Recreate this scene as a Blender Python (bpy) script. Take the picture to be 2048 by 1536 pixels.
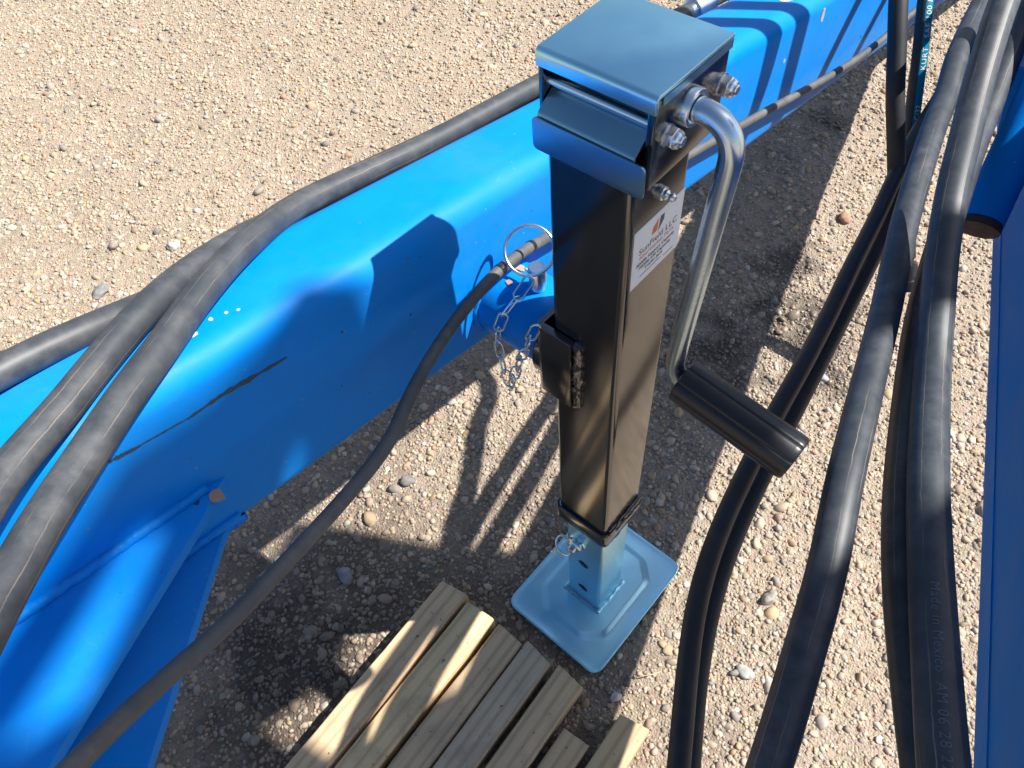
import bpy, bmesh, math, random
import numpy as np
from mathutils import Vector, Matrix, noise
from mathutils.geometry import tessellate_polygon

random.seed(7)
rng = np.random.default_rng(7)
for o in list(bpy.data.objects):
    bpy.data.objects.remove(o, do_unlink=True)
scene = bpy.context.scene
COL = scene.collection

# ------------------------------------------------------------------ camera
cam_d = bpy.data.cameras.new('camera')
cam = bpy.data.objects.new('camera', cam_d)
COL.objects.link(cam)
cam_d.sensor_width = 36.0
cam_d.lens = 1507.4 / 2048 * 36.0
cam_d.clip_start = 0.02
cam_d.clip_end = 500.0
yaw, pitch, roll = -0.8198, -0.9574, -0.1201
fwd = Vector((math.sin(yaw) * math.cos(pitch), math.cos(yaw) * math.cos(pitch), math.sin(pitch)))
rgt0 = Vector((math.cos(yaw), -math.sin(yaw), 0))
up0 = rgt0.cross(fwd)
rgt = math.cos(roll) * rgt0 + math.sin(roll) * up0
upv = -math.sin(roll) * rgt0 + math.cos(roll) * up0
cm = Matrix((rgt, upv, -fwd)).transposed().to_4x4()
cm.translation = Vector((0.2575, -0.3736, 1.2532))
cam.matrix_world = cm
scene.camera = cam

# ------------------------------------------------------------------ sky and sun
SUN_AZ, SUN_EL = math.radians(46), math.radians(50)
SUN = Vector((math.sin(SUN_AZ) * math.cos(SUN_EL), math.cos(SUN_AZ) * math.cos(SUN_EL), math.sin(SUN_EL)))
world = bpy.data.worlds.new('World')
scene.world = world
world.use_nodes = True
wn = world.node_tree
sky = wn.nodes.new('ShaderNodeTexSky')
sky.sky_type = 'NISHITA'
sky.sun_disc = False
sky.sun_elevation = SUN_EL
sky.sun_rotation = SUN_AZ
sky.air_density = 1.0
sky.dust_density = 1.6
sky.ozone_density = 1.0
bg = wn.nodes['Background']
bg.inputs['Strength'].default_value = 0.066
wn.links.new(sky.outputs[0], bg.inputs[0])
sun_d = bpy.data.lights.new('sun', 'SUN')
sun_d.energy = 5.0
sun_d.angle = math.radians(0.53)
sun_d.color = (1.0, 0.955, 0.885)
sun = bpy.data.objects.new('sun', sun_d)
COL.objects.link(sun)
sun.rotation_euler = SUN.to_track_quat('Z', 'Y').to_euler()
sun.location = SUN * 8

vs = scene.view_settings
vs.view_transform = 'Standard'
vs.look = 'None'
vs.exposure = 0.94
vs.gamma = 1.0
vs.use_curve_mapping = False


# ------------------------------------------------------------------ material helpers
class NT:
    def __init__(self, name):
        self.m = bpy.data.materials.new(name)
        self.m.use_nodes = True
        self.t = self.m.node_tree
        self.b = self.t.nodes['Principled BSDF']

    def n(self, kind, **kw):
        nd = self.t.nodes.new(kind)
        for k, v in kw.items():
            setattr(nd, k, v)
        return nd

    def l(self, a, b):
        self.t.links.new(a, b)

    def set(self, **kw):
        for k, v in kw.items():
            self.b.inputs[k.replace('_', ' ')].default_value = v

    def noise(self, vec, scale, detail=4, rough=0.55):
        nd = self.n('ShaderNodeTexNoise')
        nd.inputs['Scale'].default_value = scale
        nd.inputs['Detail'].default_value = detail
        nd.inputs['Roughness'].default_value = rough
        if vec is not None:
            self.l(vec, nd.inputs['Vector'])
        return nd

    def ramp(self, fac, stops):
        r = self.n('ShaderNodeValToRGB')
        el = r.color_ramp.elements
        while len(el) > len(stops):
            el.remove(el[-1])
        while len(el) < len(stops):
            el.new(0.5)
        for e, (p, c) in zip(el, stops):
            e.position = p
            e.color = (c, c, c, 1) if not isinstance(c, tuple) else (*c, 1)
        self.l(fac, r.inputs[0])
        return r

    def mix(self, fac, a, b, blend='MIX'):
        mx = self.n('ShaderNodeMix', data_type='RGBA', blend_type=blend)
        for sock, v in ((mx.inputs[0], fac), (mx.inputs[6], a), (mx.inputs[7], b)):
            if isinstance(v, (int, float)):
                sock.default_value = v
            elif isinstance(v, tuple):
                sock.default_value = (*v, 1)
            else:
                self.l(v, sock)
        return mx.outputs[2]

    def math(self, op, a, b=0.0, clamp=False):
        nd = self.n('ShaderNodeMath', operation=op, use_clamp=clamp)
        for sock, v in zip(nd.inputs, (a, b)):
            if isinstance(v, (int, float)):
                sock.default_value = v
            else:
                self.l(v, sock)
        return nd.outputs[0]

    def bump(self, h, strength, dist):
        bp = self.n('ShaderNodeBump')
        bp.inputs['Strength'].default_value = strength
        bp.inputs['Distance'].default_value = dist
        self.l(h, bp.inputs['Height'])
        self.l(bp.outputs[0], self.b.inputs['Normal'])

    def pos(self):
        g = self.n('ShaderNodeNewGeometry')
        return g.outputs['Position']

    def obj(self):
        g = self.n('ShaderNodeTexCoord')
        return g.outputs['Object']

    def mapping(self, vec, scale=(1, 1, 1), rot=(0, 0, 0)):
        mp = self.n('ShaderNodeMapping')
        mp.inputs['Scale'].default_value = scale
        mp.inputs['Rotation'].default_value = rot
        self.l(vec, mp.inputs['Vector'])
        return mp.outputs[0]


def mat_paint(name, col, rough=0.22, dust=0.25, spec=0.5):
    t = NT(name)
    p = t.pos()
    n1 = t.noise(p, 6, 7, 0.65)
    n2 = t.noise(p, 180, 3, 0.6)
    n3 = t.noise(t.mapping(p, (30, 9, 30)), 1.0, 6, 0.7)
    blot = t.ramp(n3.outputs[0], [(0.3, 0.0), (0.7, 1.0)]).outputs[0]
    c1 = t.mix(blot, tuple(x * 0.90 for x in col), tuple(min(1, x * 1.05) for x in col))
    dustm = t.math('MULTIPLY', t.ramp(n1.outputs[0], [(0.46, 0.0), (0.72, 1.0)]).outputs[0], dust)
    c2 = t.mix(dustm, c1, tuple(0.55 * x + 0.45 * y for x, y in zip(col, (0.20, 0.27, 0.33))))
    # fine specks of grit and tiny chips
    vo = t.n('ShaderNodeTexVoronoi', feature='F1')
    vo.inputs['Scale'].default_value = 150
    t.l(p, vo.inputs['Vector'])
    sx = t.n('ShaderNodeSeparateColor')
    t.l(vo.outputs['Color'], sx.inputs[0])
    rare = t.math('GREATER_THAN', sx.outputs[0], 0.90)
    size = t.math('MULTIPLY', sx.outputs[1], 0.20)
    speck = t.math('MULTIPLY', t.math('LESS_THAN', vo.outputs['Distance'], size), rare)
    tone = t.mix(sx.outputs[2], (0.02, 0.04, 0.07), (0.20, 0.27, 0.33))
    c3 = t.mix(t.math('MULTIPLY', speck, 0.6), c2, tone)
    # hairline scratches
    sc = t.noise(t.mapping(p, (26, 4, 320), (0.3, 0.2, 0.0)), 1.0, 2, 0.4)
    hair = t.math('SUBTRACT', 1.0, t.math('DIVIDE', t.math('ABSOLUTE', t.math('SUBTRACT', sc.outputs[0], 0.5)), 0.004), clamp=True)
    hair = t.math('MULTIPLY', hair, t.ramp(n1.outputs[0], [(0.5, 0.0), (0.62, 0.35)]).outputs[0])
    c4 = t.mix(hair, c3, (0.12, 0.30, 0.55))
    t.l(c4, t.b.inputs['Base Color'])
    r = t.ramp(n3.outputs[0], [(0.3, rough - 0.08), (0.7, rough + 0.12)])
    t.l(r.outputs[0], t.b.inputs['Roughness'])
    t.set(Specular_IOR_Level=spec)
    t.bump(t.math('ADD', n2.outputs[0], t.math('MULTIPLY', n1.outputs[0], 6.0)), 0.10, 0.0008)
    return t.m


def mat_plain(name, col, rough=0.5, metal=0.0, spec=0.5, bump=0.0, bscale=300, var=0.12):
    t = NT(name)
    p = t.pos()
    n1 = t.noise(p, bscale * 0.2, 5)
    f = t.ramp(n1.outputs[0], [(0.3, 0.0), (0.7, 1.0)]).outputs[0]
    t.l(t.mix(f, tuple(c * (1 - var) for c in col), tuple(min(1, c * (1 + var)) for c in col)), t.b.inputs['Base Color'])
    rr = t.ramp(n1.outputs[0], [(0.25, max(0.02, rough * 0.8)), (0.8, min(1, rough * 1.25))])
    t.l(rr.outputs[0], t.b.inputs['Roughness'])
    t.set(Metallic=metal, Specular_IOR_Level=spec)
    if bump:
        n2 = t.noise(p, bscale, 3)
        t.bump(n2.outputs[0], bump, 0.001)
    return t.m


def mat_zinc(name, col=(0.62, 0.66, 0.68), rough=0.22, brushed=True):
    t = NT(name)
    p = t.pos()
    big = t.noise(p, 28, 3, 0.5)
    fine = t.noise(t.mapping(p, (40, 900, 900)), 1.0, 3, 0.6)
    c = t.mix(t.ramp(big.outputs[0], [(0.3, 0.0), (0.7, 1.0)]).outputs[0], tuple(x * 0.95 for x in col), col)
    t.l(c, t.b.inputs['Base Color'])
    r = t.ramp(big.outputs[0], [(0.3, rough), (0.7, rough + 0.05)])
    t.l(r.outputs[0], t.b.inputs['Roughness'])
    t.set(Metallic=1.0)
    if brushed:
        t.bump(fine.outputs[0], 0.05, 0.0003)
    return t.m


def mat_rubber(name, dark, dusty, amount=0.5, lines=True, rough=0.5):
    """hose cover: uv.x = metres along the hose, uv.y = turn around it"""
    t = NT(name)
    uv = t.n('ShaderNodeUVMap').outputs[0]
    p = t.pos()
    n1 = t.noise(p, 55, 6, 0.65)
    n3 = t.noise(p, 14, 4, 0.6)
    f = t.ramp(n1.outputs[0], [(0.35, 0.0), (0.72, 1.0)]).outputs[0]
    f2 = t.ramp(n3.outputs[0], [(0.35, 0.25), (0.7, 1.0)]).outputs[0]
    f = t.math('MULTIPLY', t.math('MULTIPLY', f, f2), amount)
    c = t.mix(f, dark, dusty)
    if lines:
        sx = t.n('ShaderNodeSeparateXYZ')
        t.l(uv, sx.inputs[0])
        wob = t.noise(t.mapping(uv, (38, 0, 0)), 1.0, 5, 0.7)
        gate = t.noise(t.mapping(uv, (9, 11, 0)), 1.0, 3, 0.6)
        gl = t.ramp(gate.outputs[0], [(0.48, 0.0), (0.62, 1.0)]).outputs[0]
        v = t.math('ADD', sx.outputs[1], t.math('MULTIPLY', t.math('SUBTRACT', wob.outputs[0], 0.5), 0.05))
        tot = None
        for c0 in (0.02, 0.17, 0.29, 0.41, 0.53, 0.66, 0.79, 0.92):
            d = t.math('ABSOLUTE', t.math('SUBTRACT', v, c0))
            k = t.math('SUBTRACT', 1.0, t.math('DIVIDE', d, 0.0065), clamp=True)
            tot = k if tot is None else t.math('MAXIMUM', tot, k)
        tot = t.math('MULTIPLY', tot, gl)
        c = t.mix(t.math('MULTIPLY', tot, 0.68), c, (0.30, 0.235, 0.17))
        hgt = t.math('SUBTRACT', t.math('MULTIPLY', n1.outputs[0], 0.5), tot)
    else:
        hgt = n1.outputs[0]
    t.l(c, t.b.inputs['Base Color'])
    t.set(Roughness=rough, Specular_IOR_Level=0.45)
    t.bump(hgt, 0.25, 0.0006)
    return t.m


def mat_wood(name, a, b, seed):
    t = NT(name)
    o = t.obj()
    mp = t.n('ShaderNodeMapping')
    mp.inputs['Location'].default_value = (seed * 1.37, seed * 0.71, seed * 0.33)
    mp.inputs['Scale'].default_value = (60, 3.2, 60)
    t.l(o, mp.inputs['Vector'])
    dist = t.noise(mp.outputs[0], 0.25, 3)
    w = t.n('ShaderNodeTexWave', wave_type='BANDS', bands_direction='X')
    w.inputs['Scale'].default_value = 0.30
    w.inputs['Distortion'].default_value = 7.5
    w.inputs['Detail'].default_value = 3
    w.inputs['Detail Scale'].default_value = 0.5
    t.l(mp.outputs[0], w.inputs['Vector'])
    mp2 = t.mapping(o, (700, 14, 700))
    fib = t.noise(mp2, 1.0, 4, 0.7)
    blot = t.noise(o, 18, 5, 0.6)
    c = t.mix(t.math('MULTIPLY', t.ramp(w.outputs[0], [(0.25, 0.0), (0.75, 0.35), (0.98, 1.0)]).outputs[0], 0.8), a, b)
    c = t.mix(t.math('MULTIPLY', t.ramp(fib.outputs[0], [(0.35, 0.0), (0.75, 1.0)]).outputs[0], 0.4), c, tuple(x * 0.55 for x in b))
    c = t.mix(t.math('MULTIPLY', t.ramp(blot.outputs[0], [(0.5, 0.0), (0.72, 1.0)]).outputs[0], 0.5), c, (0.27, 0.22, 0.17))
    spk = t.noise(o, 120, 2, 0.5)
    c = t.mix(t.ramp(spk.outputs[0], [(0.70, 0.0), (0.76, 0.8)]).outputs[0], c, (0.07, 0.05, 0.04))
    t.l(c, t.b.inputs['Base Color'])
    t.set(Roughness=0.72, Specular_IOR_Level=0.3)
    t.bump(t.math('ADD', fib.outputs[0], t.math('MULTIPLY', w.outputs[0], 0.25)), 0.5, 0.0010)
    return t.m


def mat_ground():
    t = NT('gravel_soil')
    p = t.pos()
    n1 = t.noise(p, 3.2, 7, 0.62)
    n2 = t.noise(p, 60, 6, 0.7)
    n3 = t.noise(p, 700, 3, 0.7)
    vor = t.n('ShaderNodeTexVoronoi')
    vor.inputs['Scale'].default_value = 260
    vor.inputs['Randomness'].default_value = 1.0
    t.l(p, vor.inputs['Vector'])
    c = t.mix(t.ramp(n1.outputs[0], [(0.3, 0.0), (0.7, 1.0)]).outputs[0], (0.255, 0.198, 0.145), (0.335, 0.268, 0.205))
    c = t.mix(t.ramp(n2.outputs[0], [(0.35, 0.0), (0.75, 1.0)]).outputs[0], c, (0.41, 0.338, 0.262))
    hs = t.n('ShaderNodeHueSaturation')
    hs.inputs['Saturation'].default_value = 0.32
    t.l(vor.outputs['Color'], hs.inputs['Color'])
    c = t.mix(0.30, c, hs.outputs[0], 'OVERLAY')
    # moist soil and machine shade put into the colour, then the oil-wet patches
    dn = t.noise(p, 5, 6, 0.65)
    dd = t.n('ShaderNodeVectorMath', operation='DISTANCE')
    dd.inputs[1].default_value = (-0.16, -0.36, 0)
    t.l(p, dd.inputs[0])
    damp_shade = t.math('ADD', t.math('SUBTRACT', 1.0, t.math('DIVIDE', dd.outputs['Value'], 0.50)), t.math('MULTIPLY', t.math('SUBTRACT', dn.outputs[0], 0.5), 2.2))
    damp_shade = t.math('MULTIPLY', damp_shade, 1.3, clamp=True)
    c = t.mix(t.math('MULTIPLY', damp_shade, 0.75), c, (0.062, 0.046, 0.036))
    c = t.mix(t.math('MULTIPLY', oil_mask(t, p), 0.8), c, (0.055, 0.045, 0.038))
    t.l(c, t.b.inputs['Base Color'])
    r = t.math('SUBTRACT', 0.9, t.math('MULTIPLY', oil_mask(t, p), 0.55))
    t.l(r, t.b.inputs['Roughness'])
    t.set(Specular_IOR_Level=0.3)
    h = t.math('ADD', t.math('MULTIPLY', n3.outputs[0], 0.5), t.math('ADD', t.math('MULTIPLY', n2.outputs[0], 2.2), t.math('MULTIPLY', vor.outputs['Distance'], -1.0)))
    t.bump(h, 0.9, 0.003)
    return t.m


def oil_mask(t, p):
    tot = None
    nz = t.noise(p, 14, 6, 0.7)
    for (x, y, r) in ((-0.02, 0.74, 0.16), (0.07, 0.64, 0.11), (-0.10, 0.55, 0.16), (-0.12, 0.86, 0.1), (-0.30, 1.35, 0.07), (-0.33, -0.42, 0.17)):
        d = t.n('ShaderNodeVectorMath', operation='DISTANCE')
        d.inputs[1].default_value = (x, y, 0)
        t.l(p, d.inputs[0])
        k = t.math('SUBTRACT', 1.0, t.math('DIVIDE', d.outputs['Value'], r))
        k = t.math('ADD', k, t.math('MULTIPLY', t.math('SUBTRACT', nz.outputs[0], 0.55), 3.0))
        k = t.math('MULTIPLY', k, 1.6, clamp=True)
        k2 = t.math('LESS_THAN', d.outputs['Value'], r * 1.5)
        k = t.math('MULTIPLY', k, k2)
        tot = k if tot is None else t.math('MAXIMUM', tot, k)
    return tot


def mat_pebble():
    t = NT('pebble')
    a = t.n('ShaderNodeAttribute', attribute_name='tint')
    p = t.pos()
    n = t.noise(p, 420, 4, 0.7)
    c = t.mix(t.ramp(n.outputs[0], [(0.3, 0.0), (0.75, 1.0)]).outputs[0], a.outputs['Color'], (0.30, 0.245, 0.19))
    c = t.mix(0.55, c, a.outputs['Color'])
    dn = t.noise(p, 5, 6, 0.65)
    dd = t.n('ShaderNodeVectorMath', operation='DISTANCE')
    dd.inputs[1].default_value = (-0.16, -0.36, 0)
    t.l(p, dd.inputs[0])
    damp_shade = t.math('ADD', t.math('SUBTRACT', 1.0, t.math('DIVIDE', dd.outputs['Value'], 0.50)), t.math('MULTIPLY', t.math('SUBTRACT', dn.outputs[0], 0.5), 2.2))
    damp_shade = t.math('MULTIPLY', damp_shade, 1.3, clamp=True)
    c = t.mix(t.math('MULTIPLY', damp_shade, 0.35), c, (0.09, 0.07, 0.055))  # pebbles darkened likewise: wet soil and shade in one tint
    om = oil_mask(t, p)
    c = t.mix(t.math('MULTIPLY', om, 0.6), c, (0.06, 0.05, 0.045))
    t.l(c, t.b.inputs['Base Color'])
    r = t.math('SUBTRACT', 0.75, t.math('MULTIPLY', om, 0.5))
    t.l(r, t.b.inputs['Roughness'])
    t.set(Specular_IOR_Level=0.35)
    t.bump(n.outputs[0], 0.3, 0.001)
    return t.m


BLUE = mat_paint('blue_paint', (0.0, 0.215, 0.70), 0.46, 0.18, 0.14)
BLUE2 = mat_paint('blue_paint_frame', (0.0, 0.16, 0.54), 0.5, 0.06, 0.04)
BLACKP = mat_plain('black_gloss_paint', (0.005, 0.005, 0.006), 0.15, 0, 1.0, 0.0, 60)
BLACKP.node_tree.nodes['Principled BSDF'].inputs['IOR'].default_value = 1.75
PLAST = mat_plain('black_plastic', (0.012, 0.013, 0.016), 0.34, 0, 0.5, 0.02, 500)
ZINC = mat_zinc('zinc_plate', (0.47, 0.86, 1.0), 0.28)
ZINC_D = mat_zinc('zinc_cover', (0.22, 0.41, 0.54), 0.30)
CHROME = mat_zinc('zinc_bright', (0.62, 0.76, 0.86), 0.24, False)
STEEL = mat_zinc('steel_hardware', (0.80, 0.86, 0.90), 0.25, False)
FERRULE = mat_zinc('ferrule_plated', (0.62, 0.56, 0.44), 0.3, False)
COUPLER = mat_plain('coupler_dark', (0.05, 0.048, 0.05), 0.35, 0.8, 0.5)
RUST = mat_plain('rusty_steel', (0.035, 0.024, 0.020), 0.8, 0, 0.3, 0.4, 400)
DARK = mat_plain('dark_inside', (0.008, 0.008, 0.009), 0.7)
RUB1 = mat_rubber('hose_rubber_dusty', (0.034, 0.041, 0.051), (0.140, 0.142, 0.145), 0.72)
RUB2 = mat_rubber('hose_rubber', (0.024, 0.031, 0.041), (0.12, 0.13, 0.145), 0.6)
RUB3 = mat_rubber('hose_rubber_smooth', (0.016, 0.018, 0.022), (0.06, 0.06, 0.06), 0.4, False, 0.55)
RUBG = mat_rubber('cable_grey', (0.075, 0.078, 0.08), (0.21, 0.205, 0.185), 0.65, False, 0.6)
TEAL = mat_plain('teal_print', (0.0, 0.17, 0.27), 0.35)
PRINTW = mat_plain('white_print', (0.62, 0.66, 0.66), 0.6)
EMBOSS = mat_plain('embossed_rubber', (0.075, 0.095, 0.125), 0.45)
PAPER = mat_plain('label_paper', (0.90, 0.91, 0.92), 0.32, 0, 0.5, 0, 300, 0.02)
INK = mat_plain('ink_dark', (0.03, 0.03, 0.035), 0.5)
INK2 = mat_plain('ink_grey', (0.12, 0.115, 0.12), 0.5)
INKR = mat_plain('ink_orange', (0.75, 0.20, 0.06), 0.5)
SCUFF = mat_plain('scuff_rubber', (0.02, 0.045, 0.07), 0.6)
CHIP = mat_plain('paint_chip_primer', (0.42, 0.40, 0.38), 0.6)
CHIPR = mat_plain('paint_chip_rust', (0.38, 0.25, 0.17), 0.75)
DROP = mat_plain('pale_dropping', (0.62, 0.66, 0.62), 0.7)
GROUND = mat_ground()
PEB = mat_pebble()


# ------------------------------------------------------------------ mesh helpers
class MB:
    def __init__(self):
        self.v, self.f = [], []

    def add(self, vs_, fs_):
        k = len(self.v)
        self.v += [tuple(x) for x in vs_]
        self.f += [tuple(i + k for i in f) for f in fs_]
        return self

    def box(self, lo, hi):
        x0, y0, z0 = lo
        x1, y1, z1 = hi
        return self.add([(x0, y0, z0), (x1, y0, z0), (x1, y1, z0), (x0, y1, z0), (x0, y0, z1), (x1, y0, z1), (x1, y1, z1), (x0, y1, z1)],
                        [(3, 2, 1, 0), (4, 5, 6, 7), (0, 1, 5, 4), (1, 2, 6, 5), (2, 3, 7, 6), (3, 0, 4, 7)])

    def loft(self, rings, closed=True, cap=True):
        n = len(rings[0])
        vs_ = [p for r in rings for p in r]
        fs_ = []
        for i in range(len(rings) - 1):
            for j in range(n if closed else n - 1):
                a, b = i * n + j, i * n + (j + 1) % n
                fs_.append((a, b, b + n, a + n))
        if cap:
            fs_.append(tuple(range(n - 1, -1, -1)))
            fs_.append(tuple((len(rings) - 1) * n + j for j in range(n)))
        return self.add(vs_, fs_)

    def lathe(self, prof, org, axis, seg=24, cap=True):
        a = Vector(axis).normalized()
        u = a.orthogonal().normalized()
        w = a.cross(u)
        o = Vector(org)
        rings = []
        for r, h in prof:
            rings.append([o + a * h + u * (r * math.cos(2 * math.pi * k / seg)) + w * (r * math.sin(2 * math.pi * k / seg)) for k in range(seg)])
        return self.loft(rings, True, cap)

    def torus(self, c, nrm, R, r, seg=40, ms=10, stretch=None):
        a = Vector(nrm).normalized()
        u = (Vector(stretch[0]).normalized() if stretch else a.orthogonal().normalized())
        u = (u - a * u.dot(a)).normalized()
        w = a.cross(u)
        ext = stretch[1] if stretch else 0.0
        c = Vector(c)
        vs_, fs_ = [], []
        for i in range(seg):
            t = 2 * math.pi * i / seg
            rad = u * math.cos(t) + w * math.sin(t)
            off = u * (ext if math.cos(t) > 0 else -ext)
            for j in range(ms):
                q = 2 * math.pi * j / ms
                vs_.append(c + off + rad * (R + r * math.cos(q)) + a * (r * math.sin(q)))
        for i in range(seg):
            for j in range(ms):
                i2, j2 = (i + 1) % seg, (j + 1) % ms
                fs_.append((i * ms + j, i2 * ms + j, i2 * ms + j2, i * ms + j2))
        return self.add(vs_, fs_)

    def build(self, name, mat, parent=None, smooth=35, bevel=0.0, col=None):
        me = bpy.data.meshes.new(name)
        me.from_pydata([tuple(p) for p in self.v], [], self.f)
        bm = bmesh.new()
        bm.from_mesh(me)
        bmesh.ops.recalc_face_normals(bm, faces=bm.faces)
        if bevel:
            es = [e for e in bm.edges if len(e.link_faces) == 2 and e.calc_face_angle(0) > math.radians(40)]
            bmesh.ops.bevel(bm, geom=es, offset=bevel, segments=2, profile=0.6, affect='EDGES', clamp_overlap=True)
        bm.to_mesh(me)
        bm.free()
        if smooth:
            me.shade_smooth()
            me.set_sharp_from_angle(angle=math.radians(smooth))
        me.materials.append(mat)
        o = bpy.data.objects.new(name, me)
        COL.objects.link(o)
        if parent is not None:
            o.parent = parent
        return o


def tag(o, label, cat, group=None):
    o['label'] = label
    o['category'] = cat
    if group:
        o['group'] = group
    return o


def thing(name, label, cat, group=None):
    o = bpy.data.objects.new(name, None)
    o.empty_display_size = 0.05
    COL.objects.link(o)
    return tag(o, label, cat, group)


def rrect(hx0, hx1, hy0, hy1, r, seg=5):
    pts = []
    for cx, cy, a0 in ((hx1 - r, hy1 - r, 0), (hx0 + r, hy1 - r, 90), (hx0 + r, hy0 + r, 180), (hx1 - r, hy0 + r, 270)):
        for k in range(seg + 1):
            a = math.radians(a0 + 90 * k / seg)
            pts.append((cx + r * math.cos(a), cy + r * math.sin(a)))
    return pts


def catmull(P, step):
    P = [Vector(p) for p in P]
    P = [P[0] * 2 - P[1]] + P + [P[-1] * 2 - P[-2]]
    out = []
    for i in range(1, len(P) - 2):
        p0, p1, p2, p3 = P[i - 1:i + 3]
        n = max(2, int((p2 - p1).length / step))
        for k in range(n):
            t = k / n
            out.append(0.5 * ((2 * p1) + (p2 - p0) * t + (2 * p0 - 5 * p1 + 4 * p2 - p3) * t * t + (3 * p1 - p0 - 3 * p2 + p3) * t ** 3))
    out.append(P[-2])
    for _ in range(6):
        out = [out[0]] + [(out[i - 1] + out[i] * 2 + out[i + 1]) / 4 for i in range(1, len(out) - 1)] + [out[-1]]
    return out


def tube_mesh(name, pts, rad, mat, parent=None, seg=20, rfun=None):
    n = len(pts)
    T = [(pts[min(i + 1, n - 1)] - pts[max(i - 1, 0)]).normalized() for i in range(n)]
    N = T[0].cross(Vector((0.2, 0.1, 1))).normalized()
    s = 0.0
    vs_, fs_, uvs = [], [], []
    for i in range(n):
        if i:
            s += (pts[i] - pts[i - 1]).length
        N = (N - T[i] * N.dot(T[i])).normalized()
        B = T[i].cross(N)
        for k in range(seg + 1):
            a = 2 * math.pi * k / seg
            r = rad if rfun is None else rfun(s, a)
            vs_.append(pts[i] + (N * math.cos(a) + B * math.sin(a)) * r)
            uvs.append((s, k / seg))
    m = seg + 1
    for i in range(n - 1):
        for k in range(seg):
            fs_.append((i * m + k, i * m + k + 1, (i + 1) * m + k + 1, (i + 1) * m + k))
    c0 = len(vs_)
    vs_ += [pts[0], pts[-1]]
    uvs += [(0, 0), (s, 0)]
    for k in range(seg):
        fs_.append((c0, k + 1, k))
        fs_.append((c0 + 1, (n - 1) * m + k, (n - 1) * m + k + 1))
    me = bpy.data.meshes.new(name)
    me.from_pydata([tuple(p) for p in vs_], [], fs_)
    uvl = me.uv_layers.new(name='UVMap')
    li = np.zeros(len(me.loops), dtype=np.int32)
    me.loops.foreach_get('vertex_index', li)
    uvl.data.foreach_set('uv', np.array(uvs, dtype=np.float32)[li].ravel())
    me.shade_smooth()
    me.set_sharp_from_angle(angle=math.radians(50))
    me.materials.append(mat)
    o = bpy.data.objects.new(name, me)
    COL.objects.link(o)
    if parent is not None:
        o.parent = parent
    return o


def text_mesh(body, size, spacing=1.0, bold=0.0, dense=False):
    cu = bpy.data.curves.new('t', 'FONT')
    cu.body = body
    cu.size = size
    cu.space_character = spacing
    cu.offset = bold
    cu.resolution_u = 3
    ob = bpy.data.objects.new('t', cu)
    COL.objects.link(ob)
    dg = bpy.context.evaluated_depsgraph_get()
    me = bpy.data.meshes.new_from_object(ob.evaluated_get(dg))
    if dense:
        bm = bmesh.new()
        bm.from_mesh(me)
        bmesh.ops.triangulate(bm, faces=bm.faces)
        bmesh.ops.subdivide_edges(bm, edges=bm.edges, cuts=3, use_grid_fill=True)
        bm.to_mesh(me)
        bm.free()
    vs_ = [tuple(v.co) for v in me.vertices]
    fs_ = [tuple(p.vertices) for p in me.polygons]
    bpy.data.objects.remove(ob)
    bpy.data.meshes.remove(me)
    bpy.data.curves.remove(cu)
    return vs_, fs_


def boolean_cut(ob, cutters):
    for c in cutters:
        md = ob.modifiers.new('cut', 'BOOLEAN')
        md.operation = 'DIFFERENCE'
        md.solver = 'EXACT'
        md.object = c
    dg = bpy.context.evaluated_depsgraph_get()
    me = bpy.data.meshes.new_from_object(ob.evaluated_get(dg))
    ob.modifiers.clear()
    old = ob.data
    ob.data = me
    bpy.data.meshes.remove(old)
    for c in cutters:
        bpy.data.objects.remove(c)
    me.shade_smooth()
    me.set_sharp_from_angle(angle=math.radians(35))


def fbm(x, y, sc, seed):
    return noise.fractal(Vector((x * sc + seed, y * sc - seed, seed * 0.37)), 0.7, 2.0, 4)


# ------------------------------------------------------------------ ground
def spaced(lo, hi, step, far):
    a = list(np.arange(lo, hi + 1e-6, step))
    k, out0, out1 = step, lo, hi
    pre, post = [], []
    while out1 < far:
        k *= 1.6
        out1 += k
        out0 -= k
        post.append(out1)
        pre.append(out0)
    return np.array(pre[::-1] + a + post)


gx = spaced(-3.0, 1.0, 0.016, 60)
gy = spaced(-1.0, 2.6, 0.016, 60)
GXN, GYN = len(gx), len(gy)


def ground_h(x, y):
    return 0.007 * noise.noise(Vector((x * 2.1, y * 2.1, 3.1))) + 0.0045 * noise.noise(Vector((x * 9, y * 9, 7.7))) + 0.002 * noise.noise(Vector((x * 26, y * 26, 1.7))) - 0.004


gv = [(x, y, ground_h(x, y)) for y in gy for x in gx]
gf = [(j * GXN + i, j * GXN + i + 1, (j + 1) * GXN + i + 1, (j + 1) * GXN + i) for j in range(GYN - 1) for i in range(GXN - 1)]
me = bpy.data.meshes.new('ground')
me.from_pydata(gv, [], gf)
me.shade_smooth()
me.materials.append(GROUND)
ground = bpy.data.objects.new('ground', me)
COL.objects.link(ground)
ground['kind'] = 'structure'
ground['label'] = 'tan dusty soil packed with small gravel'

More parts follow.
